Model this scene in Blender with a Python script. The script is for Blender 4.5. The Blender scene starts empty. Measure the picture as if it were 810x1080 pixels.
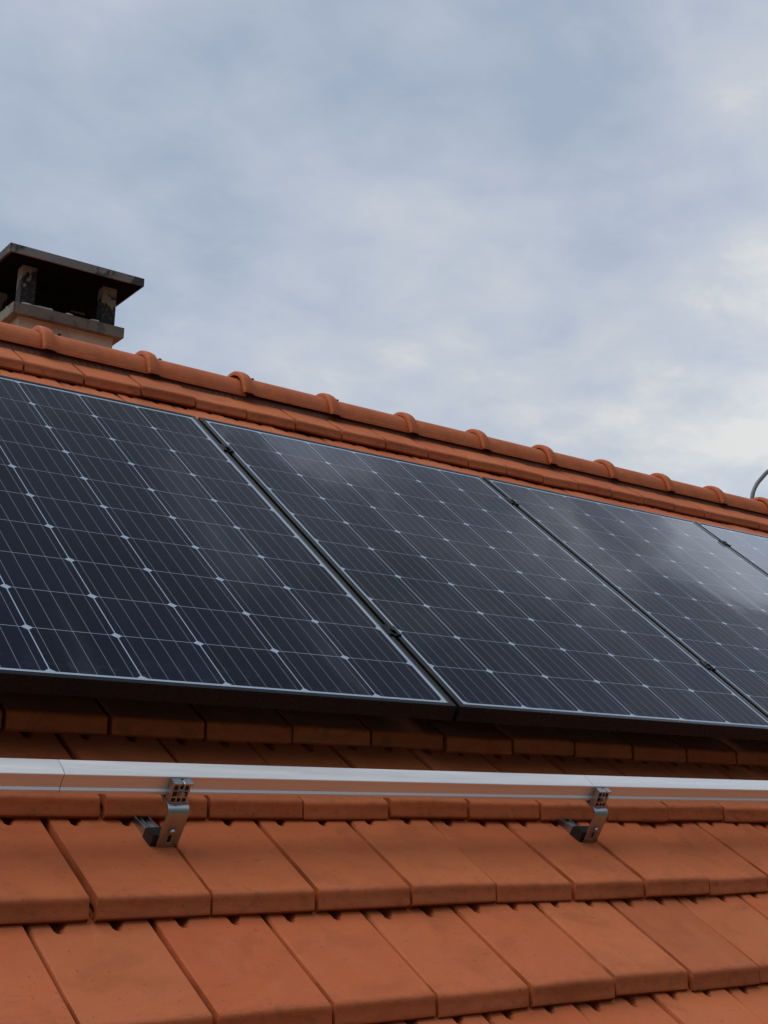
import bpy, bmesh, math, random
from mathutils import Vector, Matrix
random.seed(7)
SC = bpy.context.scene
COL = SC.collection
A = math.radians(37.0)                      # roof pitch
CA, SA = math.cos(A), math.sin(A)

def W(u, v, n):
    """roof coordinates (along ridge, up slope, out of the roof) -> world"""
    return Vector((u, v * CA - n * SA, v * SA + n * CA))

# ------------------------------------------------------------------ materials
MATS = {}
def new_mat(name):
    m = bpy.data.materials.new(name); m.use_nodes = True
    MATS[name] = m
    nt = m.node_tree
    return m, nt, nt.nodes['Principled BSDF']

class G:
    """small node helper"""
    def __init__(s, nt): s.nt = nt
    def n(s, t, **k):
        x = s.nt.nodes.new(t)
        for a, b in k.items(): setattr(x, a, b)
        return x
    def link(s, a, b): s.nt.links.new(a, b)
    def put(s, sock, v):
        if isinstance(v, bpy.types.NodeSocket): s.link(v, sock)
        elif v is not None: sock.default_value = v
    def m(s, op, a, b=None, c=None, clamp=False):
        x = s.n('ShaderNodeMath', operation=op); x.use_clamp = clamp
        s.put(x.inputs[0], a)
        if b is not None: s.put(x.inputs[1], b)
        if c is not None: s.put(x.inputs[2], c)
        return x.outputs[0]
    def vm(s, op, a, b=None, out=0):
        x = s.n('ShaderNodeVectorMath', operation=op)
        s.put(x.inputs[0], a)
        if b is not None: s.put(x.inputs[1], b)
        return x.outputs[out]
    def noise(s, vec, scale, detail=4, rough=.55, dist=0., out='Fac'):
        x = s.n('ShaderNodeTexNoise'); s.put(x.inputs['Vector'], vec)
        x.inputs['Scale'].default_value = scale; x.inputs['Detail'].default_value = detail
        x.inputs['Roughness'].default_value = rough; x.inputs['Distortion'].default_value = dist
        return x.outputs[out]
    def mix(s, f, a, b, blend='MIX'):
        x = s.n('ShaderNodeMix', data_type='RGBA', blend_type=blend)
        s.put(x.inputs['Factor'], f); s.put(x.inputs['A'], a); s.put(x.inputs['B'], b)
        return x.outputs['Result']
    def rng(s, v, a, b, c=0., d=1., smooth=True):
        x = s.n('ShaderNodeMapRange', interpolation_type='SMOOTHSTEP' if smooth else 'LINEAR')
        s.put(x.inputs[0], v)
        for i, q in enumerate((a, b, c, d)): x.inputs[i + 1].default_value = q
        return x.outputs[0]
    def bump(s, h, strength, dist, normal=None):
        x = s.n('ShaderNodeBump'); x.inputs['Strength'].default_value = strength
        x.inputs['Distance'].default_value = dist; s.link(h, x.inputs['Height'])
        if normal: s.link(normal, x.inputs['Normal'])
        return x.outputs[0]
    def obj(s): return s.n('ShaderNodeTexCoord').outputs['Object']

def rgb(r, g, b): return (r, g, b, 1)

def clay_material(name, attr):
    m, nt, P = new_mat(name); g = G(nt)
    co = g.obj()
    base = g.mix(g.rng(g.noise(co, 2.3, 4), .3, .7), rgb(.48, .103, .026), rgb(.56, .135, .036))
    if attr:
        at = g.n('ShaderNodeAttribute', attribute_name='tile_tone')
        base = g.mix(at.outputs['Fac'], base, rgb(.58, .165, .052))
        at2 = g.n('ShaderNodeAttribute', attribute_name='tile_dark')
        base = g.mix(g.m('MULTIPLY', at2.outputs['Fac'], .5), base, rgb(.33, .078, .024))
    if attr:
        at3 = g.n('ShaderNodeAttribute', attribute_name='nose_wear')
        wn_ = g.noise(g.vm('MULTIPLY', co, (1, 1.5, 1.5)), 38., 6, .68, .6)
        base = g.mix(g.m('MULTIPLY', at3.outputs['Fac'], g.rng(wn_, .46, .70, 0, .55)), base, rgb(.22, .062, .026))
    # firing blush and wash, weathering dust
    blush = g.rng(g.noise(co, 9., 5, .6, .6), .45, .72)
    base = g.mix(g.m('MULTIPLY', blush, .55), base, rgb(.335, .078, .022))
    dust = g.rng(g.noise(g.vm('MULTIPLY', co, (1, .45, .45)), 22., 5, .6, .3), .5, .75)
    base = g.mix(g.m('MULTIPLY', dust, .22), base, rgb(.54, .19, .08))
    scuff = g.rng(g.noise(g.vm('MULTIPLY', co, (1, 1.6, 1.6)), 31., 6, .7, 1.2), .62, .70)
    base = g.mix(g.m('MULTIPLY', scuff, .6), base, rgb(.19, .065, .032))
    specks = g.rng(g.noise(co, 120., 2, .5), .69, .74)
    base = g.mix(g.m('MULTIPLY', specks, .55), base, rgb(.10, .045, .03))
    grain = g.noise(co, 420., 3, .7)
    base = g.mix(g.rng(grain, .3, .7, .0, .18), base, rgb(.30, .10, .045))
    g.link(base, P.inputs['Base Color'])
    g.link(g.rng(g.noise(co, 14., 3), .3, .7, .62, .8), P.inputs['Roughness'])
    P.inputs['Specular IOR Level'].default_value = .42
    h = g.m('ADD', g.m('MULTIPLY', g.noise(co, 7., 3), 1.0), g.m('MULTIPLY', grain, .16))
    h = g.m('ADD', h, g.m('MULTIPLY', g.noise(co, 60., 4, .6), .22))
    g.link(g.bump(h, .75, .005), P.inputs['Normal'])
    return m

CLAY = clay_material('clay_tile', True)
RIDGE = clay_material('clay_ridge', False)

def metal(name, col, rough, scale=(1, 1, 1), nscale=60., var=.12, metallic=1.):
    m, nt, P = new_mat(name); g = G(nt); co = g.obj()
    nz = g.noise(g.vm('MULTIPLY', co, scale), nscale, 5, .65)
    g.link(g.mix(g.rng(nz, .3, .7), rgb(*[c * (1 - var) for c in col]), rgb(*[min(1, c * (1 + var)) for c in col])), P.inputs['Base Color'])
    P.inputs['Metallic'].default_value = metallic
    g.link(g.rng(nz, .25, .75, rough * .8, rough * 1.25), P.inputs['Roughness'])
    g.link(g.bump(nz, .06, .001), P.inputs['Normal'])
    return m
ALU = metal('mill_aluminium', (.90, .90, .905), .40, (.35, 5, 5), 9., .03, .60)
STEEL = metal('stainless_steel', (.43, .45, .48), .34, (1, 1, .3), 25., .05)
ZINC = metal('galvanised_arm', (.42, .47, .53), .34, (1, .3, 1), 40., .1)
BLACKALU = metal('black_anodised', (.010, .011, .014), .24, (3, .3, 3), 40., .1, .0)
BLACKALU.node_tree.nodes['Principled BSDF'].inputs['Specular IOR Level'].default_value = .26
BLACKPL, _nt, _P = new_mat('black_rubber'); _P.inputs['Base Color'].default_value = rgb(.012, .012, .013); _P.inputs['Roughness'].default_value = .55
GREYPIPE, _nt, _P = new_mat('grey_conduit'); _P.inputs['Base Color'].default_value = rgb(.16, .17, .185); _P.inputs['Roughness'].default_value = .42
ROLL, _nt, _P = new_mat('brown_ridge_roll'); _P.inputs['Base Color'].default_value = rgb(.20, .07, .04); _P.inputs['Roughness'].default_value = .8
UNDER, _nt, _P = new_mat('underlay_felt'); _P.inputs['Base Color'].default_value = rgb(.03, .022, .02); _P.inputs['Roughness'].default_value = .9
_P.inputs['Specular IOR Level'].default_value = .1

PITCH = .1587
def cell_material():
    m, nt, P = new_mat('solar_cells_under_glass'); g = G(nt)
    co = g.obj(); sp = g.n('ShaderNodeSeparateXYZ'); g.link(co, sp.inputs[0])
    x = g.m('DIVIDE', sp.outputs[0], PITCH); y = g.m('DIVIDE', sp.outputs[1], PITCH)
    fx = g.m('FRACT', x); fy = g.m('FRACT', y)
    dx = g.m('MULTIPLY', g.m('MINIMUM', fx, g.m('SUBTRACT', 1., fx)), PITCH)
    dy = g.m('MULTIPLY', g.m('MINIMUM', fy, g.m('SUBTRACT', 1., fy)), PITCH)
    inside = g.m('MULTIPLY', g.m('MULTIPLY', g.m('GREATER_THAN', x, 0.), g.m('LESS_THAN', x, 6.)),
                 g.m('MULTIPLY', g.m('GREATER_THAN', y, 0.), g.m('LESS_THAN', y, 10.)))
    cell = g.m('MULTIPLY', g.m('GREATER_THAN', dx, .00105), g.m('GREATER_THAN', dy, .00060))
    cell = g.m('MULTIPLY', cell, g.m('GREATER_THAN', g.m('ADD', dx, dy), .0105))
    cell = g.m('MULTIPLY', cell, inside)
    bf = g.m('ABSOLUTE', g.m('SUBTRACT', g.m('FRACT', g.m('MULTIPLY', fx, 5.)), .5))
    bus = g.m('LESS_THAN', bf, .00050 / (PITCH / 5))
    bus = g.m('MULTIPLY', bus, inside)
    # per-cell tone: each silicon wafer differs a little
    wn = g.n('ShaderNodeTexWhiteNoise', noise_dimensions='3D')
    oi = g.n('ShaderNodeObjectInfo')
    cb = g.n('ShaderNodeCombineXYZ'); g.link(g.m('FLOOR', x), cb.inputs[0]); g.link(g.m('FLOOR', y), cb.inputs[1]); g.link(g.m('MULTIPLY', oi.outputs['Random'], 37.), cb.inputs[2])
    g.link(cb.outputs[0], wn.inputs['Vector'])
    cc = g.mix(wn.outputs['Value'], rgb(.0065, .0075, .016), rgb(.0095, .0115, .026))
    cc = g.mix(g.m('MULTIPLY', g.rng(g.noise(co, 5., 4), .35, .7), .4), cc, rgb(.013, .014, .022))
    col = g.mix(cell, rgb(.50, .545, .60), cc)
    col = g.mix(g.m('MULTIPLY', bus, cell), col, rgb(.27, .28, .31))
    # thin dust film and wiped smears on the glass; separate pale streaks run up-slope
    sm = g.rng(g.noise(g.vm('MULTIPLY', co, (3.2, 1., 1)), 4., 5, .6, .8), .5, .8)
    st = g.rng(g.noise(g.vm('MULTIPLY', co, (4.5, .55, 1)), 1.6, 4, .55, .5), .56, .78)
    dust_streaks = g.m('ADD', g.m('ADD', g.m('MULTIPLY', sm, .008), g.m('MULTIPLY', st, .05)), g.m('MULTIPLY', g.rng(g.noise(co, 90., 4, .7), .58, .7), .006))
    low = g.m('MULTIPLY', g.rng(sp.outputs[1], .10, -.02), g.rng(g.noise(co, 26., 5, .7), .5, .66))
    dust_streaks = g.m('ADD', dust_streaks, g.m('MULTIPLY', low, .05))
    col = g.mix(dust_streaks, col, rgb(.5, .52, .55))
    g.link(col, P.inputs['Base Color'])
    P.inputs['Roughness'].default_value = .5
    P.inputs['Specular IOR Level'].default_value = .03
    P.inputs['Coat Weight'].default_value = 1.
    P.inputs['Coat IOR'].default_value = 1.175
    P.inputs['Coat Tint'].default_value = rgb(.85, .92, 1)
    g.link(g.rng(sm, 0, 1, .035, .085, False), P.inputs['Coat Roughness'])
    wav = g.noise(g.vm('MULTIPLY', co, (1.5, .6, 1)), 7., 2, .4)
    g.link(g.bump(wav, .10, .002), P.inputs['Coat Normal'])
    return m
CELLS = cell_material()

def mineral(name, c1, c2, c3, scale=6., amt=.8, rough=.85):
    m, nt, P = new_mat(name); g = G(nt); co = g.obj()
    b = g.mix(g.rng(g.noise(co, scale, 6, .65), .35, .65), rgb(*c1), rgb(*c2))
    st = g.rng(g.noise(g.vm('MULTIPLY', co, (1, 1, .5)), scale * 1.4, 5, .7, .5), .50, .56)
    b = g.mix(g.m('MULTIPLY', st, amt), b, rgb(*c3))
    g.link(b, P.inputs['Base Color']); P.inputs['Roughness'].default_value = rough
    g.link(g.bump(g.noise(co, 70., 5, .7), .5, .003), P.inputs['Normal'])
    return m
CONC = mineral('weathered_concrete', (.19, .195, .195), (.25, .255, .25), (.03, .03, .032), 2.6, .85)
SLABM = mineral('stained_concrete_slab', (.15, .145, .115), (.21, .20, .165), (.07, .066, .055), 7., .6)
CREAM = mineral('cream_render', (.50, .44, .35), (.57, .51, .41), (.36, .30, .23), 5., .5)
def peel():
    m, nt, P = new_mat('peeling_sooty_paint'); g = G(nt); co = g.obj()
    sp = g.n('ShaderNodeSeparateXYZ'); g.link(co, sp.inputs[0])
    nz = g.noise(g.vm('MULTIPLY', co, (1, 1, .7)), 11., 6, .62, .4)
    f = g.m('ADD', g.m('MULTIPLY', g.m('SUBTRACT', nz, .5), .42), g.m('SUBTRACT', 2.160, sp.outputs[2]))
    mask = g.rng(f, -.004, .004)
    b = g.mix(g.rng(g.noise(co, 30., 4), .3, .7), rgb(.19, .18, .155), rgb(.25, .235, .20))
    b = g.mix(mask, b, g.mix(g.rng(g.noise(co, 60., 5, .7), .52, .6), rgb(.014, .014, .015), rgb(.07, .068, .062)))
    g.link(b, P.inputs['Base Color']); P.inputs['Roughness'].default_value = .8
    g.link(g.bump(mask, .5, .003), P.inputs['Normal'])
    return m
PEEL = peel()
SOOT = mineral('soot_black', (.004, .004, .0055), (.008, .008, .010), (.003, .003, .004), 6., .6, 1.)
SOOT.node_tree.nodes['Principled BSDF'].inputs['Specular IOR Level'].default_value = .08
MORTAR = mineral('white_mortar_crumbs', (.62, .60, .56), (.72, .70, .66), (.4, .38, .35), 30., .4)
WALL = mineral('house_render', (.55, .50, .42), (.62, .57, .49), (.48, .43, .36), 1.5, .3)
GRASS = mineral('grass_ground', (.045, .075, .022), (.075, .10, .035), (.10, .09, .05), .4, .5)

# ------------------------------------------------------------------ object helpers
def tag(o, label=None, cat=None, group=None, kind=None):
    if label: o['label'] = label
    if cat: o['category'] = cat
    if group: o['group'] = group
    if kind: o['kind'] = kind
    return o

def thing(name, loc, label, cat, group=None, slope=True):
    o = bpy.data.objects.new(name, None); COL.objects.link(o)
    o.location = loc; o.empty_display_size = .05
    if slope: o.rotation_euler = (A, 0, 0)
    return tag(o, label, cat, group)

def link_mesh(name, me, mat, parent=None):
    o = bpy.data.objects.new(name, me); COL.objects.link(o)
    if mat: me.materials.append(mat)
    if parent: o.parent = parent
    return o

def from_bm(name, bm, mat, parent=None, bevel=0., segs=2, smooth=None):
    me = bpy.data.meshes.new(name)
    if bevel: bmesh.ops.bevel(bm, geom=[e for e in bm.edges if e.is_manifold and e.calc_face_angle(0) > .5],
                              offset=bevel, segments=segs, affect='EDGES', profile=.5, clamp_overlap=True)
    bmesh.ops.recalc_face_normals(bm, faces=bm.faces)
    bm.to_mesh(me); bm.free()
    if smooth:
        me.shade_smooth(); me.set_sharp_from_angle(angle=smooth)
    return link_mesh(name, me, mat, parent)

def box(bm, x0, x1, y0, y1, z0, z1):
    v = [bm.verts.new(p) for p in ((x0, y0, z0), (x1, y0, z0), (x1, y1, z0), (x0, y1, z0), (x0, y0, z1), (x1, y0, z1), (x1, y1, z1), (x0, y1, z1))]
    for f in ((3, 2, 1, 0), (4, 5, 6, 7), (0, 1, 5, 4), (1, 2, 6, 5), (2, 3, 7, 6), (3, 0, 4, 7)):
        bm.faces.new([v[i] for i in f])
    return v

def prism_x(bm, prof, x0, x1):
    """closed (y,z) profile extruded along x"""
    a = [bm.verts.new((x0, y, z)) for y, z in prof]; b = [bm.verts.new((x1, y, z)) for y, z in prof]
    n = len(prof)
    for i in range(n): bm.faces.new((a[i], a[(i + 1) % n], b[(i + 1) % n], b[i]))
    bm.faces.new(a[::-1]); bm.faces.new(b)

def cyl(bm, c, axis, r, h, seg=16, r2=None):
    axis = Vector(axis).normalized(); q = axis.to_track_quat('Z', 'Y').to_matrix().to_4x4()
    mt = Matrix.Translation(Vector(c) + axis * h / 2) @ q
    return bmesh.ops.create_cone(bm, cap_ends=True, segments=seg, radius1=r, radius2=r if r2 is None else r2, depth=h, matrix=mt)

# ------------------------------------------------------------------ roof tiles
TP = .1833
N0 = -.130                                   # plane through the tile noses
NOSE = {0: -.1866, -1: -.4560, -2: -.7285}
OFF = {0: .0510, -1: .1435, -2: .0505}
KMIN, KMAX = -9, 9
for k in range(KMIN, KMAX + 2):
    if k > 0: NOSE[k] = -.1866 + .2668 * k
    elif k < -2: NOSE[k] = -.7285 + .2720 * (k + 2)
    if k not in OFF: OFF[k] = (.0490 if k % 2 == 0 else .1415 - .00125 * max(k, 0))
UMIN, UMAX = -2.6, 8.6

def build_tiles():
    V, F, T1, T2, T3 = [], [], [], [], []
    nu_ = [.205, .665]                        # notch positions as a fraction of the tile width
    for k in range(KMIN, KMAX + 1):
        gauge = NOSE[k + 1] - NOSE[k] if k + 1 in NOSE else .2668
        detailed = True
        i0 = int((UMIN - OFF[k]) / TP); i1 = int((UMAX - OFF[k]) / TP)
        for i in range(i0, i1):
            far = i * TP > 4.6 or i * TP < -.6
            a = OFF[k] + i * TP; w = TP
            ju = random.gauss(0, .0009); jv = random.gauss(0, .0018); jr = random.gauss(0, .0038); jn = random.gauss(0, .0012); jt = random.gauss(0, .0045)
            us = [.0022, .0030, .0042, .0070, .0105, .013]
            for q in nu_:
                c = q * w
                us += [c - .0035, c - .001, c + .0015, c + .004, c + .0065, c + .010, c + .014, c + .018, c + .022]
            us += [w * .45, w * .58, w * .86, w - .0080, w - .0040, w - .0032, w - .0022]
            if far: us = [.0020, .0042, .0100, .04, .09, .13, w - .008, w - .0030, w - .0020]
            us = sorted(us)
            L = gauge + .055
            # rows: (distance up from nose, special)
            tipd = gauge - .033
            rows = [L, gauge + .01, gauge + .002, gauge - .006, gauge - .014, gauge - .022, gauge - .028, gauge - .0315, gauge - .0345, gauge - .045,
                    gauge * .66, gauge * .5, gauge * .33, .055, .032, .018]
            if far: rows = [L, gauge * .6, gauge * .3, .04, .018]
            R_ = .0115
            tilt = (.024 if k == 9 else .0350) / gauge
            base = len(V)
            prof = []
            for d in rows: prof.append((d, -tilt * d, d))
            for t in (20, 38, 56, 76):        # rounded nose bend
                tt = math.radians(t)
                prof.append((R_ * (1.15 - math.sin(tt) * 1.15) , -R_ * (1 - math.cos(tt)) - .0003, 0))
            prof += [(-.0045, -.0150, -1), (-.0098, -.0212, -1), (-.0130, -.0243, -2), (-.0132, -.0254, -2), (-.0105, -.0260, -3), (-.0085, -.0300, -3), (-.0075, -.0332, -3), (.0040, -.0338, -3), (.03, -.0340, -4)]
            nc = len(us)
            grv = random.uniform(.35, 1.15)
            camber = random.gauss(.0003, .0006)
            for (d, h, s) in prof:
                for x0_ in us:
                    g0 = min(1, max(0, d / gauge))
                    x = x0_ + ((.0026 + .0050 * g0 * grv) * (1 - x0_ / .0105) if x0_ < .0105 else 0)
                    hh = h; vv = d
                    xr = x / w
                    if s >= 0:
                        # left interlock slope, wide near the head
                        g_ = min(1, max(0, d / gauge)); lw = .0036 + .0085 * g_ * grv
                        if x < lw: hh -= (.0045 + .0100 * g_ * grv) * (1 - x / lw) ** .75
                        if x > w - .0040: hh -= .0016 * ((x - w + .0040) / .0018)
                        if not far and d > tipd - .003:
                            for q in nu_:
                                c = q * w; e = min(1, max(0, (d - tipd) / .024))
                                l = c + .003 - .003 * e; r = c + .0075 + .0110 * e
                                edge = max(0, min(1, (x - l) / .0025 + .5)) * max(0, min(1, (r - x) / .0025 + .5))
                                edge *= max(0, min(1, (d - tipd + .0015) / .003))
                                hh -= .014 * edge
                        hh += camber * math.sin(math.pi * xr) * 1.5
                    else:
                        # round the vertical corners of the nose a little
                        e = min(x, w - x)
                        if e < .006: vv += (.006 - e) ** 2 * 60
                    V.append(W(a + x + ju + jt * (.5 - 0) * 0 + jr * d * .4,
                               NOSE[k] + vv + jv + jr * (xr - .5) * w * 1.6,
                               N0 + (.004 if k == 9 else 0) + hh + jn + jt * (xr - .5) * .35))
            nr = len(prof)
            for r in range(nr - 1):
                for c in range(nc - 1):
                    p = base + r * nc + c
                    F.append((p, p + nc, p + nc + 1, p + 1))
            # side skirts
            for side, c in ((0, 0), (1, nc - 1)):
                b2 = len(V)
                for r in range(nr):
                    q = V[base + r * nc + c]
                    V.append(q + W(0, .006 if r > nr - 10 else 0, -.020))
                for r in range(nr - 1):
                    p = base + r * nc + c; s0 = b2 + r
                    F.append((p, p + nc, s0 + 1, s0) if side else (p, s0, s0 + 1, p + nc))
            tone = min(1, max(0, random.gauss(.28, .20))); dark = max(0, random.gauss(-.1, .45))
            cnt = len(V) - base
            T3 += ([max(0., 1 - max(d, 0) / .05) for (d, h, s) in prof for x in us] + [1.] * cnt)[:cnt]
            T1 += [tone] * cnt; T2 += [min(1, dark)] * cnt
    me = bpy.data.meshes.new('tiled_roof')
    me.from_pydata(V, [], F)
    for nm, t in (('tile_tone', T1), ('tile_dark', T2), ('nose_wear', T3)):
        at = me.attributes.new(nm, 'FLOAT', 'POINT'); at.data.foreach_set('value', t)
    me.shade_smooth(); me.set_sharp_from_angle(angle=math.radians(38))
    return me

# ---- the house
APEX_H = 2.063; APEX_Z = 1.352
house = thing('house', (0, 0, 0), 'house with orange clay tiled roof carrying the solar panels and a chimney', 'house', slope=False)
roof = link_mesh('tiled_roof', build_tiles(), CLAY, house)
# far slope of the same roof: mirrored about the ridge, simple courses
def back_slope():
    bm = bmesh.new()
    for k in range(KMIN, KMAX + 1):
        v0 = NOSE[k]; v1 = NOSE[k] + .27
        P = [W(0, v0, N0), W(0, v1, N0 - .05), W(0, v1, N0 - .07), W(0, v0, N0 - .045)]
        prof = [(2 * APEX_H - p.y, p.z) for p in P]
        i = 0; u = UMIN + (OFF[k] % TP)
        while u < UMAX - TP:
            prism_x(bm, prof, u + .0015, u + TP - .0015); u += TP
    return from_bm('back_slope_tiles', bm, RIDGE, house)
back_slope()
# boarding beneath the tiles + walls
bm = bmesh.new()
lo = W(0, NOSE[KMIN] + .03, -.20)
zt = APEX_Z - .06
h0 = lo.y; z0 = lo.z
prism_x(bm, [(h0, z0), (APEX_H, zt), (2 * APEX_H - h0, z0), (2 * APEX_H - h0, z0 - .12), (APEX_H, zt - .12), (h0, z0 - .12)], UMIN + .05, UMAX - .25)
from_bm('roof_boarding', bm, UNDER, house)
GZ = -6.2
bm = bmesh.new()
wy0, wy1 = h0 + .45, 2 * APEX_H - h0 - .45
zz = z0 + .45 * math.tan(A) - .13
prism_x(bm, [(wy0, GZ), (wy0, zz), (APEX_H, zt - .13), (wy1, zz), (wy1, GZ)], UMIN + .45, UMAX - .65)
from_bm('wall', bm, WALL, house)

# ridge tiles
RC_H, RC_Z, RR = 2.063, 1.3265, .0935
def ridge_mesh():
    st = [(-.004, .0110, 0), (-.0035, .0150, 0), (-.0015, .0172, 0), (.004, .0180, 0), (.012, .0182, 0), (.024, .0172, 0), (.031, .0150, 0), (.036, .0095, 0), (.040, .0050, 0), (.047, .0020, 0), (.058, .0004, 0), (.08, 0, 0), (.2, -.0005, 0), (.352, -.0015, 0)]
    angs = [5, 9, 10.5] + [i * 180 / 28 for i in range(2, 27)] + [169.5, 171, 175]
    bm = bmesh.new(); outer = []; inner = []
    def ring(x, r, drop):
        pts = []
        pts.append((x, -(r + .0030), -drop))
        for a_ in angs:
            t = math.radians(a_)
            rr_ = r + (.0028 if a_ < 9.5 or a_ > 170.5 else 0)
            pts.append((x, -rr_ * math.cos(t), rr_ * math.sin(t)))
        pts.append((x, (r + .0030), -drop))
        return [bm.verts.new(p) for p in pts]
    for x, dr, _ in st:
        outer.append(ring(x, RR + dr, -.0035))
    for x, dr, _ in st:
        inner.append(ring(x, RR + dr - .0085, -.0045))
    n = len(outer[0])
    for i in range(len(st) - 1):
        for j in range(n - 1):
            bm.faces.new((outer[i][j], outer[i + 1][j], outer[i + 1][j + 1], outer[i][j + 1]))
            bm.faces.new((inner[i][j + 1], inner[i + 1][j + 1], inner[i + 1][j], inner[i][j]))
        for j in (0, n - 1):
            bm.faces.new((outer[i][j], inner[i][j], inner[i + 1][j], outer[i + 1][j]))
    for i in (0, len(st) - 1):
        for j in range(n - 1):
            bm.faces.new((outer[i][j], outer[i][j + 1], inner[i][j + 1], inner[i][j]))
    bmesh.ops.recalc_face_normals(bm, faces=bm.faces)
    me = bpy.data.meshes.new('ridge_tile'); bm.to_mesh(me); bm.free()
    me.shade_smooth(); me.set_sharp_from_angle(angle=math.radians(40))
    me.materials.append(RIDGE)
    return me
rme = ridge_mesh()
bm = bmesh.new(); cyl(bm, (0, 0, -.004), (0, 0, 1), .006, .010, 12); cyl(bm, (0, 0, .004), (0, 0, 1), .0085, .005, 6)
sme = bpy.data.meshes.new('ridge_screw'); bm.to_mesh(sme); bm.free(); sme.materials.append(BLACKPL)
RP = .342
for k in range(-9, 22):
    u = .768 + RP * k
    if u < UMIN + .02 or u + RP > UMAX - .1: continue
    o = bpy.data.objects.new('ridge_tile', rme); COL.objects.link(o); o.parent = house
    o.location = (u + .004 + random.gauss(0, .0012), RC_H + random.gauss(0, .001), RC_Z + .0015 + (.0045 if k == 2 else 0) + random.gauss(0, .0010))
    o.rotation_euler = (random.gauss(0, .012), random.gauss(0, .0022), random.gauss(0, .003))
    s = bpy.data.objects.new('ridge_screw', sme); COL.objects.link(s); s.parent = o
    s.location = (.073, -.006 + random.uniform(-.012, .012), RR + .0005); s.scale = (.75, .75, .75)
# dark ventilated ridge roll under the ridge tiles
bm = bmesh.new()
prism_x(bm, [(RC_H - .050, RC_Z - .055), (RC_H - .045, RC_Z + .02), (RC_H, RC_Z + .06), (RC_H + .045, RC_Z + .02), (RC_H + .050, RC_Z - .055)], UMIN + .1, UMAX - .3)
from_bm('ridge_batten', bm, UNDER, house)

# pleated ridge roll bridging the gap between the ridge tiles and the top course
bm = bmesh.new(); prev = None; u = UMIN + .12; i = 0
rq = random.Random(11)
while u < UMAX - .3:
    wv = .0032 * math.sin(i * 1.9) + rq.uniform(-.0012, .0012)
    col = [(RC_H - .055, RC_Z + .030), (RC_H - .084, RC_Z + .004), (RC_H - .090 - wv * .5, RC_Z - .014 + wv), (RC_H - .100 - wv, RC_Z - .0285 + wv * .6 + rq.uniform(-.002, .002)), (RC_H - .106 - wv, RC_Z - .0345)]
    cur = [bm.verts.new((u, y, z)) for y, z in col]
    if prev:
        for a_ in range(4): bm.faces.new((prev[a_], prev[a_ + 1], cur[a_ + 1], cur[a_]))
    prev = cur; u += .0072; i += 1
from_bm('ridge_roll', bm, ROLL, house, smooth=1.2)

# chimney (part of the house) with its own pieces
SX0, SX1, SH0, SH1 = 1.121, 1.509, 3.30, 3.70
bm = bmesh.new(); box(bm, SX0, SX1, SH0, SH1, -.6, 1.975)
chim = from_bm('chimney', bm, CREAM, house, .006)
bm = bmesh.new(); box(bm, SX0 - .034, SX1 + .034, SH0 - .03, SH1 + .03, 1.974, 2.020)
slab = from_bm('chimney_slab', bm, SLABM, chim, .004)
zc0, zc1 = 2.207, 2.243
bm = bmesh.new()
CX0, CX1, CH0, CH1 = 1.035, 1.590, 3.21, 3.79
vs = box(bm, CX0, CX1, CH0, CH1, zc0, zc1)
from_bm('chimney_cap', bm, CONC, chim, .003)
bm = bmesh.new(); box(bm, CX0 + .010, CX1 - .010, CH0 + .010, CH1 - .010, zc0 - .006, zc0 + .002)
from_bm('sooty_underside', bm, SOOT, chim)
for (px, py) in ((SX0 - .002, SH0), (SX1 - .056, SH0), (SX0 - .002, SH1 - .058), (SX1 - .056, SH1 - .058)):
    bm = bmesh.new(); box(bm, px, px + .058, py, py + .055, 2.018, zc0 - .004)
    from_bm('cap_post', bm, PEEL, chim, .003)
bm = bmesh.new()
box(bm, SX0 + .075, SX1 - .075, SH0 + .07, SH1 - .07, 2.018, 2.075)
from_bm('flue_liner', bm, SOOT, chim, .004)
rr = random.Random(3)
for (cx, wd_) in ((1.205, .055), (1.235, .02), (1.315, .02), (1.42, .022), (1.145, .03), (1.43, .012)):
    bm = bmesh.new()
    bmesh.ops.create_icosphere(bm, subdivisions=2, radius=.5, matrix=Matrix.Translation((cx, SH0 - .012, 2.024)) @ Matrix.Diagonal((wd_ * 1.7, .03, .016, 1)))
    for v in bm.verts: v.co += Vector((rr.uniform(-1, 1), rr.uniform(-1, 1), rr.uniform(-1, 1))) * .0015
    from_bm('mortar_crumb', bm, MORTAR, chim)

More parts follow.
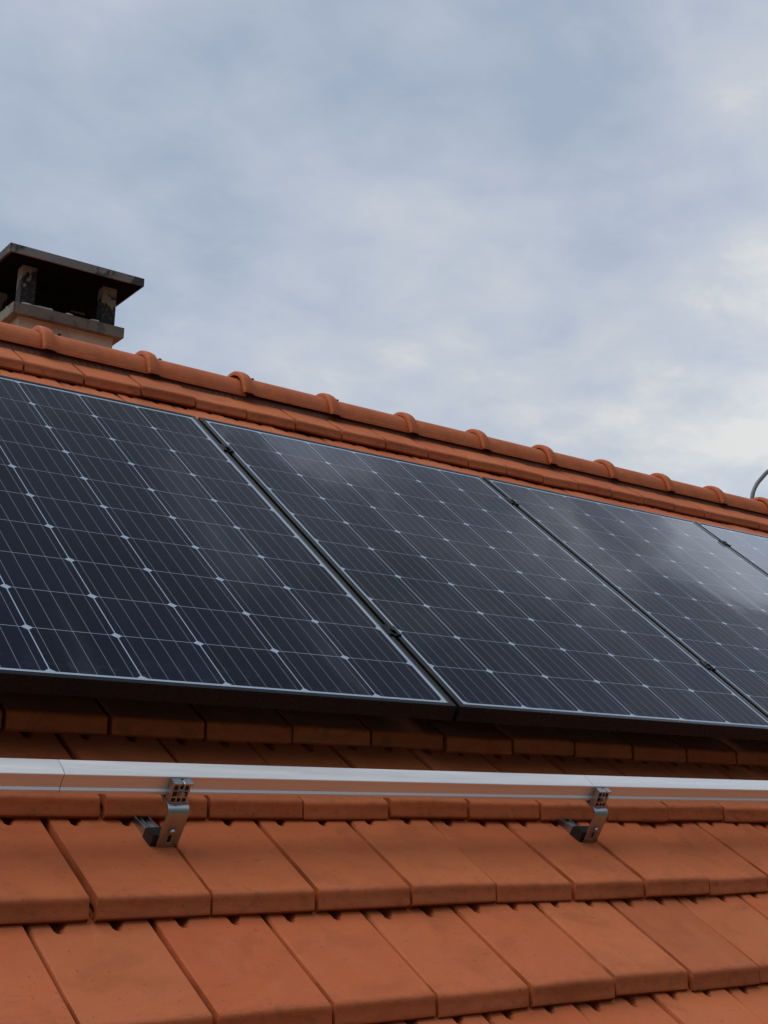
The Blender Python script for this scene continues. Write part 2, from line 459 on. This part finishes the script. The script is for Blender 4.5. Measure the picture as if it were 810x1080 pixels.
# ------------------------------------------------------------------ solar panels
PW, PB, PT = .992, -.0215, 1.6105          # width, bottom and top in v
PX0 = -.0199
LIP = .0125
PSTEP = 1.00346
def make_panel():
    root = thing('solar_panel', W(0, 0, 0), 'x', 'solar panel', 'solar panels in one row below the ridge')
    # cells under glass
    bm = bmesh.new()
    z = -.0022
    x0, x1, y0, y1 = PX0 + .006, PX0 + PW - .006, PB + .006, PT - .006
    vs = [bm.verts.new(p) for p in ((x0, y0, z), (x1, y0, z), (x1, y1, z), (x0, y1, z), (x0, y0, z - .005), (x1, y0, z - .005), (x1, y1, z - .005), (x0, y1, z - .005))]
    for f in ((0, 1, 2, 3), (7, 6, 5, 4), (4, 5, 1, 0), (5, 6, 2, 1), (6, 7, 3, 2), (7, 4, 0, 3)): bm.faces.new([vs[i] for i in f])
    me = bpy.data.meshes.new('cell_glass'); bm.to_mesh(me); bm.free()
    link_mesh('cell_glass', me, CELLS, root)
    # frame: lip, outer wall and inner return flange
    bm = bmesh.new()
    X0, X1, Y0, Y1 = PX0, PX0 + PW, PB, PT
    def loop(i, zz):
        return [bm.verts.new(p) for p in ((X0 + i, Y0 + i, zz), (X1 - i, Y0 + i, zz), (X1 - i, Y1 - i, zz), (X0 + i, Y1 - i, zz))]
    prof = [(LIP, -.0060), (LIP, -.0006), (LIP - .0006, 0), (.0018, 0), (.0005, -.0006), (0, -.0020), (0, -.0345), (.0005, -.035), (.028, -.035), (.028, -.0335), (.0016, -.0335), (.0016, -.0060)]
    L = [loop(i, zz) for i, zz in prof]
    for a_ in range(len(L)):
        b_ = (a_ + 1) % len(L)
        for j in range(4):
            bm.faces.new((L[a_][j], L[a_][(j + 1) % 4], L[b_][(j + 1) % 4], L[b_][j]))
    from_bm('frame', bm, BLACKALU, root)
    bm = bmesh.new(); box(bm, .42, .54, PT - .16, PT - .06, -.030, -.0075)
    from_bm('junction_box', bm, BLACKPL, root, .003)
    return root
LABELS = {-1: 'dark solar panel out of the picture, left of the one nearest the chimney',
          0: 'dark blue solar panel nearest the chimney, cut off by the left picture edge',
          1: 'solar panel second from left, lying between the two long dark gaps',
          2: 'solar panel third from left with pale cloud reflected over its top right corner',
          3: 'solar panel furthest right, pale with reflected cloud, only a small wedge in view'}
def copy_tree(o, parent=None):
    c = o.copy(); COL.objects.link(c); c.parent = parent
    for ch in list(o.children): copy_tree(ch, c)
    return c
proto = make_panel()
for k in (0, 1, 2, 3, -1):
    o = proto if k == 0 else copy_tree(proto)
    o.location = W(PSTEP * k, (0, 0, .001, 0, 0)[k], random.uniform(-.0004, .0004) if k else 0)
    o['label'] = LABELS[k]

# ------------------------------------------------------------------ clamps between panels
def make_clamp():
    root = thing('panel_clamp', W(0, 0, 0), 'x', 'panel clamp', 'black clamps gripping the panel gaps')
    bm = bmesh.new()
    # U-shaped top with wings resting on both frames
    prism_x_profile = [(-.0155, .0006), (-.0155, .0042), (-.0060, .0048), (-.0052, .0012), (.0052, .0012), (.0060, .0048), (.0155, .0042), (.0155, .0006), (.0046, .0006), (.0046, -.026), (-.0046, -.026), (-.0046, .0006)]
    a_ = [bm.verts.new((x, -.021, z)) for x, z in prism_x_profile]; b_ = [bm.verts.new((x, .021, z)) for x, z in prism_x_profile]
    n = len(a_)
    for i in range(n): bm.faces.new((a_[i], a_[(i + 1) % n], b_[(i + 1) % n], b_[i]))
    bm.faces.new(a_[::-1]); bm.faces.new(b_)
    from_bm('clamp_body', bm, BLACKALU, root)
    bm = bmesh.new(); cyl(bm, (0, 0, .0014), (0, 0, 1), .0068, .0058, 20)
    bo = from_bm('clamp_bolt', bm, BLACKALU, root, .0008)
    bm = bmesh.new(); cyl(bm, (0, 0, .0073), (0, 0, 1), .0034, .0004, 6)
    from_bm('hex_socket', bm, BLACKPL, bo)
    return root
cproto = make_clamp(); first = True
gx = [PX0 + PW + (PSTEP - PW) / 2 + PSTEP * k for k in range(3)]
CL = [(gx[0], 1.366, 'upper black clamp in the gap between the first and second panel from left'),
      (gx[0], .306, 'lower black clamp in the gap between the first and second panel from left'),
      (gx[1], 1.400, 'upper black clamp in the gap between the second and third panel from left'),
      (gx[1], .312, 'lower black clamp between second and third panel, near the right picture edge'),
      (gx[2], 1.412, 'black clamp in the gap left of the panel furthest right')]
for x, y, lab in CL:
    o = cproto if first else copy_tree(cproto); first = False
    o.location = W(x, y, 0); o['label'] = lab

# ------------------------------------------------------------------ mounting rails
def rail_mesh(length, h=.036, w=.040):
    """profile in (y,z): y=0 front face, z=0 top; slotted top, recessed web, bottom lip"""
    prof = [(.0000, -.0016), (.0014, 0), (.0135, 0), (.0135, -.0035), (.0165, -.0035), (.0165, -.0007), (w - .0014, 0), (w, -.0016), (w, -.010), (w - .0025, -.0125), (w - .0025, -.0265),
            (w, -.0285), (w, -h), (0, -h), (-.0022, -h + .001), (-.0022, -h + .0062), (.0014, -h + .0092), (.0014, -.0095), (0, -.0075)]
    prof = [(.0000, -.0026), (.0010, -.0018), (.0120, 0), (w - .0014, 0), (w, -.0016), (w, -.010), (w - .0025, -.0125), (w - .0025, -.0265),
            (w, -.0285), (w, -h), (0, -h), (-.0022, -h + .001), (-.0022, -h + .0066), (.0014, -h + .0098), (.0014, -.0075), (0, -.0060)]
    bm = bmesh.new(); prism_x(bm, prof, .0006, length - .0006)
    return bm
def rv(u): return -.2635 + .0085 * u
def rail(u0, u1, label, name='mounting_rail', vf=rv, n=-.036, grp='aluminium rail pieces in line across the open tiles'):
    me_ = rail_mesh(math.hypot(u1 - u0, vf(u1) - vf(u0)))
    o = from_bm(name, me_, ALU)
    o.location = W(u0, vf(u0), n)
    ang = math.atan2(vf(u1) - vf(u0), u1 - u0)
    o.rotation_euler = (Matrix.Rotation(A, 4, 'X') @ Matrix.Rotation(ang, 4, 'Z')).to_euler()
    tag(o, label, 'mounting rail', grp)
    return o
rail(-2.2, .124, 'short aluminium rail end at the left picture edge, left of the first joint')
rail(.124, 1.200, 'long bright aluminium rail piece in the middle, carried by the left roof hook')
rail(1.200, 4.4, 'bright aluminium rail piece running from the right roof hook out of the picture')

# ------------------------------------------------------------------ roof hooks
def make_hook():
    root = thing('roof_hook', W(0, 0, 0), 'x', 'roof hook', 'steel roof hooks carrying the rail')
    # bracket: bent strip (front plate, bend, tongue under the rail), with a real slot; origin at rail front foot
    pts = [(-.036, -.0800), (-.036, -.0710), (-.036, -.0620), (-.0358, -.0540), (-.0352, -.030), (-.0348, -.020)]
    pts = [(-.0345, -.0795), (-.0345, -.0690), (-.0345, -.0620), (-.0345, -.0440), (-.0345, -.0320), (-.0345, -.0180)]
    R_ = .0145; cy, cz = -.0345 + R_, -.0180
    for t in range(15, 91, 15):
        tt = math.radians(t); pts.append((cy - R_ * math.cos(tt), cz + R_ * math.sin(tt)))
    pts += [(.005, -.0035), (.040, -.0035)]
    xs = [-.0180, -.0028, .0028, .0180]
    bm = bmesh.new(); grid = [[bm.verts.new((x, y, z)) for x in xs] for y, z in pts]
    for i in range(len(pts) - 1):
        for j in range(3):
            if j == 1 and i in (1, 2): continue
            bm.faces.new((grid[i][j], grid[i][j + 1], grid[i + 1][j + 1], grid[i + 1][j]))
    me = bpy.data.meshes.new('bracket'); bm.to_mesh(me); bm.free(); me.shade_smooth(); me.set_sharp_from_angle(angle=math.radians(40))
    br = link_mesh('bracket', me, STEEL, root)
    s = br.modifiers.new('thick', 'SOLIDIFY'); s.thickness = .0045; s.offset = -1
    b = br.modifiers.new('bev', 'BEVEL'); b.width = .0009; b.segments = 2; b.limit_method = 'ANGLE'
    bm = bmesh.new(); cyl(bm, (0, -.0350, -.0475), (0, -1, 0), .0066, .0012, 18); cyl(bm, (0, -.0360, -.0475), (0, -1, 0), .0050, .0032, 18, .0032)
    cyl(bm, (0, -.0300, -.0475), (0, -1, 0), .0034, .0050, 12)
    from_bm('slot_bolt', bm, STEEL, br, smooth=.6)
    bm = bmesh.new(); cyl(bm, (.0, -.0120, -.0035), (0, 0, 1), .0038, .0022, 14)
    from_bm('rivet', bm, STEEL, br, smooth=.6)
    # sliding arm: open channel rising up-slope under the tile above
    bm = bmesh.new()
    prof = [(-.0125, 0), (-.0125, .0125), (-.0105, .0125), (-.0105, .0050), (-.0018, .0050), (-.0018, .0085), (.0018, .0085), (.0018, .0050), (.0105, .0050), (.0105, .0125), (.0125, .0125), (.0125, 0)]
    y0, y1 = -.022, .105
    def zt_(y): return -.0790 - .145 * (y + .03) 
    a_ = [bm.verts.new((x - .012, y0, z + zt_(y0))) for x, z in prof]; b_ = [bm.verts.new((x - .012, y1, z + zt_(y1))) for x, z in prof]
    n = len(a_)
    for i in range(n): bm.faces.new((a_[i], a_[(i + 1) % n], b_[(i + 1) % n], b_[i]))
    bm.faces.new(a_[::-1]); bm.faces.new(b_)
    from_bm('arm', bm, ZINC, root)
    bm = bmesh.new(); prism_x(bm, [(-.031, -.0812), (-.031, -.0570), (-.008, -.0570), (.003, -.0660), (.003, -.0860)], -.0270, .004)
    from_bm('end_block', bm, BLACKPL, root, .0015)
    # toothed rail clamp standing on the tongue in front of the rail
    bm = bmesh.new()
    box(bm, -.0160, .0160, -.0215, -.0030, -.0034, .0006)
    for x in (-.0150, -.0050, .0035, .0125):
        prism_x(bm, [(-.0195, .0004), (-.0150, .0300), (-.0070, .0300), (-.0075, .0004)], x - .0013, x + .0013)
    box(bm, -.0165, -.0020, -.0190, -.0025, .0300, .0328)
    box(bm, .0035, .0160, -.0190, -.0025, .0300, .0328)
    box(bm, -.0150, .0140, -.0195, -.0165, .0065, .0095)
    box(bm, -.0150, .0140, -.0180, -.0150, .0180, .0205)
    box(bm, -.0160, .0140, -.0065, -.0025, .0004, .0300)
    cl = from_bm('rail_clamp', bm, STEEL, root)
    bm = bmesh.new(); cyl(bm, (.0005, -.0160, .0130), (0, -1, .1), .0058, .0060, 6); cyl(bm, (.0005, -.021, .0135), (0, -1, .1), .0032, .0040, 12)
    from_bm('clamp_nut', bm, STEEL, cl)
    return root
hproto = make_hook()
hproto.location = W(.311, rv(.311) - .0005, -.0722); hproto['label'] = 'steel roof hook under the middle rail piece, left one of the two'
h2 = copy_tree(hproto); h2.location = W(1.222, rv(1.222) - .0005, -.0722); h2['label'] = 'steel roof hook just right of the rail joint, right one of the two'

# ------------------------------------------------------------------ bent conduit behind the ridge
def conduit():
    base = Vector((4.427, 2.30, 1.536))
    pts = [Vector((4.422, 2.34, 1.10)), Vector((4.424, 2.30, 1.40)), base, Vector((4.456, 2.3, 1.597)), Vector((4.503, 2.3, 1.648)), Vector((4.573, 2.3, 1.705)),
           Vector((4.66, 2.3, 1.735)), Vector((4.75, 2.3, 1.73)), Vector((4.83, 2.3, 1.69)), Vector((4.88, 2.3, 1.62)), Vector((4.90, 2.31, 1.52)), Vector((4.90, 2.34, 1.10))]
    cu = bpy.data.curves.new('bent_conduit', 'CURVE'); cu.dimensions = '3D'
    sp = cu.splines.new('BEZIER'); sp.bezier_points.add(len(pts) - 1)
    for p, q in zip(sp.bezier_points, pts): p.co = q; p.handle_left_type = p.handle_right_type = 'AUTO'
    cu.bevel_depth = .0112; cu.bevel_resolution = 5; cu.resolution_u = 10
    tmp = bpy.data.objects.new('tmp', cu); COL.objects.link(tmp)
    bpy.context.view_layer.update()
    dg = bpy.context.evaluated_depsgraph_get()
    me = bpy.data.meshes.new_from_object(tmp.evaluated_get(dg)); bpy.data.objects.remove(tmp)
    me.shade_smooth(); me.materials.clear()
    o = link_mesh('bent_conduit', me, GREYPIPE)
    tag(o, 'thin grey bent pipe rising behind the ridge at the right edge', 'pipe')
conduit()

# ------------------------------------------------------------------ ground
bm = bmesh.new()
S = 3000.
bm.faces.new([bm.verts.new(p) for p in ((-S, -S, GZ), (S, -S, GZ), (S, S, GZ), (-S, S, GZ))])
tag(from_bm('ground', bm, GRASS), 'grassy ground around the house', None, None, 'structure')

# ------------------------------------------------------------------ sky: Nishita behind a broken cloud deck
SUN_DIR = Vector((-.38, .22, .88)).normalized()
sel = math.asin(SUN_DIR.z); saz = math.atan2(SUN_DIR.x, SUN_DIR.y)
w = bpy.data.worlds.new('World'); SC.world = w; w.use_nodes = True
nt = w.node_tree; nt.nodes.clear(); g = G(nt)
out = g.n('ShaderNodeOutputWorld')
sky = g.n('ShaderNodeTexSky', sky_type='NISHITA'); sky.sun_disc = False; sky.sun_elevation = sel; sky.sun_rotation = saz
b1 = g.n('ShaderNodeBackground'); g.link(sky.outputs[0], b1.inputs[0]); b1.inputs[1].default_value = .09
d = g.vm('NORMALIZE', g.n('ShaderNodeTexCoord').outputs['Generated'])
sp = g.n('ShaderNodeSeparateXYZ'); g.link(d, sp.inputs[0])
zz_ = g.m('ADD', g.m('MAXIMUM', sp.outputs[2], 0.), .22)
cb = g.n('ShaderNodeCombineXYZ'); g.link(g.m('DIVIDE', sp.outputs[0], zz_), cb.inputs[0]); g.link(g.m('DIVIDE', sp.outputs[1], zz_), cb.inputs[1])
pc = cb.outputs[0]
big = g.noise(pc, 1.7, 3, .5, .2)
mid = g.noise(pc, 4.2, 6, .55, .25)
fine = g.noise(pc, 11., 6, .6, .3)
warp = g.n('ShaderNodeTexNoise'); g.link(d, warp.inputs['Vector']); warp.inputs['Scale'].default_value = 4.; warp.inputs['Detail'].default_value = 5
dw = g.vm('NORMALIZE', g.vm('ADD', d, g.vm('SCALE', g.vm('SUBTRACT', warp.outputs['Color'], (.5, .5, .5)), None)))
for nd in nt.nodes:
    if nd.type == 'VECT_MATH' and nd.operation == 'SCALE': nd.inputs['Scale'].default_value = .16
def blob(vec, r0, r1):
    v = Vector(vec).normalized()
    dt = g.vm('DOT_PRODUCT', dw, tuple(v), out='Value')
    return g.rng(dt, math.cos(math.radians(r1)), math.cos(math.radians(r0)))
f = g.m('ADD', g.m('MULTIPLY', big, .42), g.m('ADD', g.m('MULTIPLY', mid, .46), g.m('MULTIPLY', fine, .24)))
f = g.rng(f, .385, .755, 0., 1., False)
def add(f, b, a): return g.m('ADD', f, g.m('MULTIPLY', b, a))
f = add(f, blob((.402, .771, .495), 0, 7), -.34)
f = add(f, blob((.558, .667, .494), 0, 7), -.26)
f = add(f, blob((.27, .85, .43), 1, 11), -.34)
f = add(f, blob((.45, .72, .50), 0, 6), .14)
f = add(f, blob((.70, .64, .31), 1, 11), .24)
f = add(f, blob((.60, .735, .30), 1, 12), .10)
f = add(f, blob((.30, .79, .54), 1, 9), .20)
f = add(f, blob((.64, .57, .53), 0, 7), .16)
f = g.m('MINIMUM', g.m('MAXIMUM', f, 0.), 1.)
cr = g.n('ShaderNodeValToRGB'); g.link(f, cr.inputs[0])
els = cr.color_ramp.elements
els[0].position = 0; els[0].color = rgb(.335, .395, .50)
els[1].position = 1; els[1].color = rgb(.665, .665, .645)
for p_, c_ in ((.35, (.415, .465, .555)), (.72, (.515, .55, .60))):
    e = els.new(p_); e.color = rgb(*c_)
# brighter cloud low on the right; dimmer sky low behind the camera
glow = g.m('ADD', 1., g.m('ADD', g.m('MULTIPLY', blob((.86, .40, .32), 8, 24), .10), g.m('MULTIPLY', blob(tuple(SUN_DIR), 2, 40), 0.0)))
def blob2(vec, r0, r1):
    dt = g.vm('DOT_PRODUCT', dw2, tuple(Vector(vec).normalized()), out='Value')
    return g.rng(dt, math.cos(math.radians(r1)), math.cos(math.radians(r0)))
_s = g.n('ShaderNodeVectorMath', operation='SCALE'); g.link(g.vm('SUBTRACT', warp.outputs['Color'], (.5, .5, .5)), _s.inputs[0]); _s.inputs['Scale'].default_value = .05
dw2 = g.vm('NORMALIZE', g.vm('ADD', d, _s.outputs[0]))
refl = g.m('MULTIPLY', blob2((.70, .55, .45), 12.9, 13.5), blob((.80, .35, .45), 12.6, 14.6))
wis = g.rng(g.noise(g.vm('MULTIPLY', dw, (1.0, 1.0, 2.6)), 7.5, 6, .62, .6), .46, .64)
hi_ = g.m('MULTIPLY', g.rng(sp.outputs[2], .578, .612, 1., .66), g.rng(sp.outputs[2], .61, .82, 1., .38))
zen = g.m('ADD', hi_, g.m('MULTIPLY', g.m('MULTIPLY', wis, g.rng(sp.outputs[2], .60, .66)), g.rng(sp.outputs[2], .70, .82, .26, .05)))
zen = g.m('ADD', zen, g.m('MULTIPLY', g.m('MULTIPLY', blob((.455, .508, .732), .3, 5.0), g.m('ADD', .25, wis)), .75))
zen = g.m('ADD', zen, g.m('MULTIPLY', g.m('MULTIPLY', blob((.625, .442, .645), .2, 4.2), g.m('ADD', .2, wis)), .38))
glow = g.m('ADD', glow, g.m('MULTIPLY', refl, 1.75))
glow = g.m('MULTIPLY', glow, g.m('MULTIPLY', g.m('SUBTRACT', 1., g.m('MULTIPLY', g.rng(sp.outputs[1], .1, -.3), g.rng(sp.outputs[2], .60, .28, 0., .84))), g.m('MAXIMUM', zen, g.rng(sp.outputs[1], .25, -.2, 0., 1.))))  # dimming added low behind the camera to darken the gap under the panels
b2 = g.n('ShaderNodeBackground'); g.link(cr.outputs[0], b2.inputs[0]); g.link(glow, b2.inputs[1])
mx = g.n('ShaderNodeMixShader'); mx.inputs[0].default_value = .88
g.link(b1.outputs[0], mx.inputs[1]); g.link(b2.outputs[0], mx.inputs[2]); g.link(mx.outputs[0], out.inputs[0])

sl = bpy.data.lights.new('sun', 'SUN'); sl.energy = 1.5; sl.angle = math.radians(50); sl.color = (1, .95, .88)
so = bpy.data.objects.new('sun', sl); COL.objects.link(so); so.rotation_euler = SUN_DIR.to_track_quat('Z', 'Y').to_euler()

# ------------------------------------------------------------------ camera (solved from the cell grid)
Rr = Vector((0.71245793, -0.700791, -0.0359956)); Dn = Vector((0.15507074, 0.20726593, -0.96591609)); Fw = Vector((0.68436596, 0.68259271, 0.25634043))
cd = bpy.data.cameras.new('camera'); co_ = bpy.data.objects.new('camera', cd); COL.objects.link(co_)
M = Matrix((( Rr.x, -Dn.x, -Fw.x), (Rr.y, -Dn.y, -Fw.y), (Rr.z, -Dn.z, -Fw.z))).to_4x4()
M.translation = Vector((-0.73181846, -2.43837237, -0.39003222))
co_.matrix_world = M
cd.sensor_fit = 'VERTICAL'; cd.sensor_height = 24.; cd.lens = 24. * 1486.15 / 1080
cd.shift_x = -330. / 1080; cd.clip_start = .05; cd.clip_end = 6000
SC.camera = co_
SC.render.engine = 'CYCLES'
SC.render.resolution_x = 768; SC.render.resolution_y = 1024
vs_ = SC.view_settings; vs_.view_transform = 'Standard'; vs_.look = 'None'; vs_.exposure = .22; vs_.gamma = 1
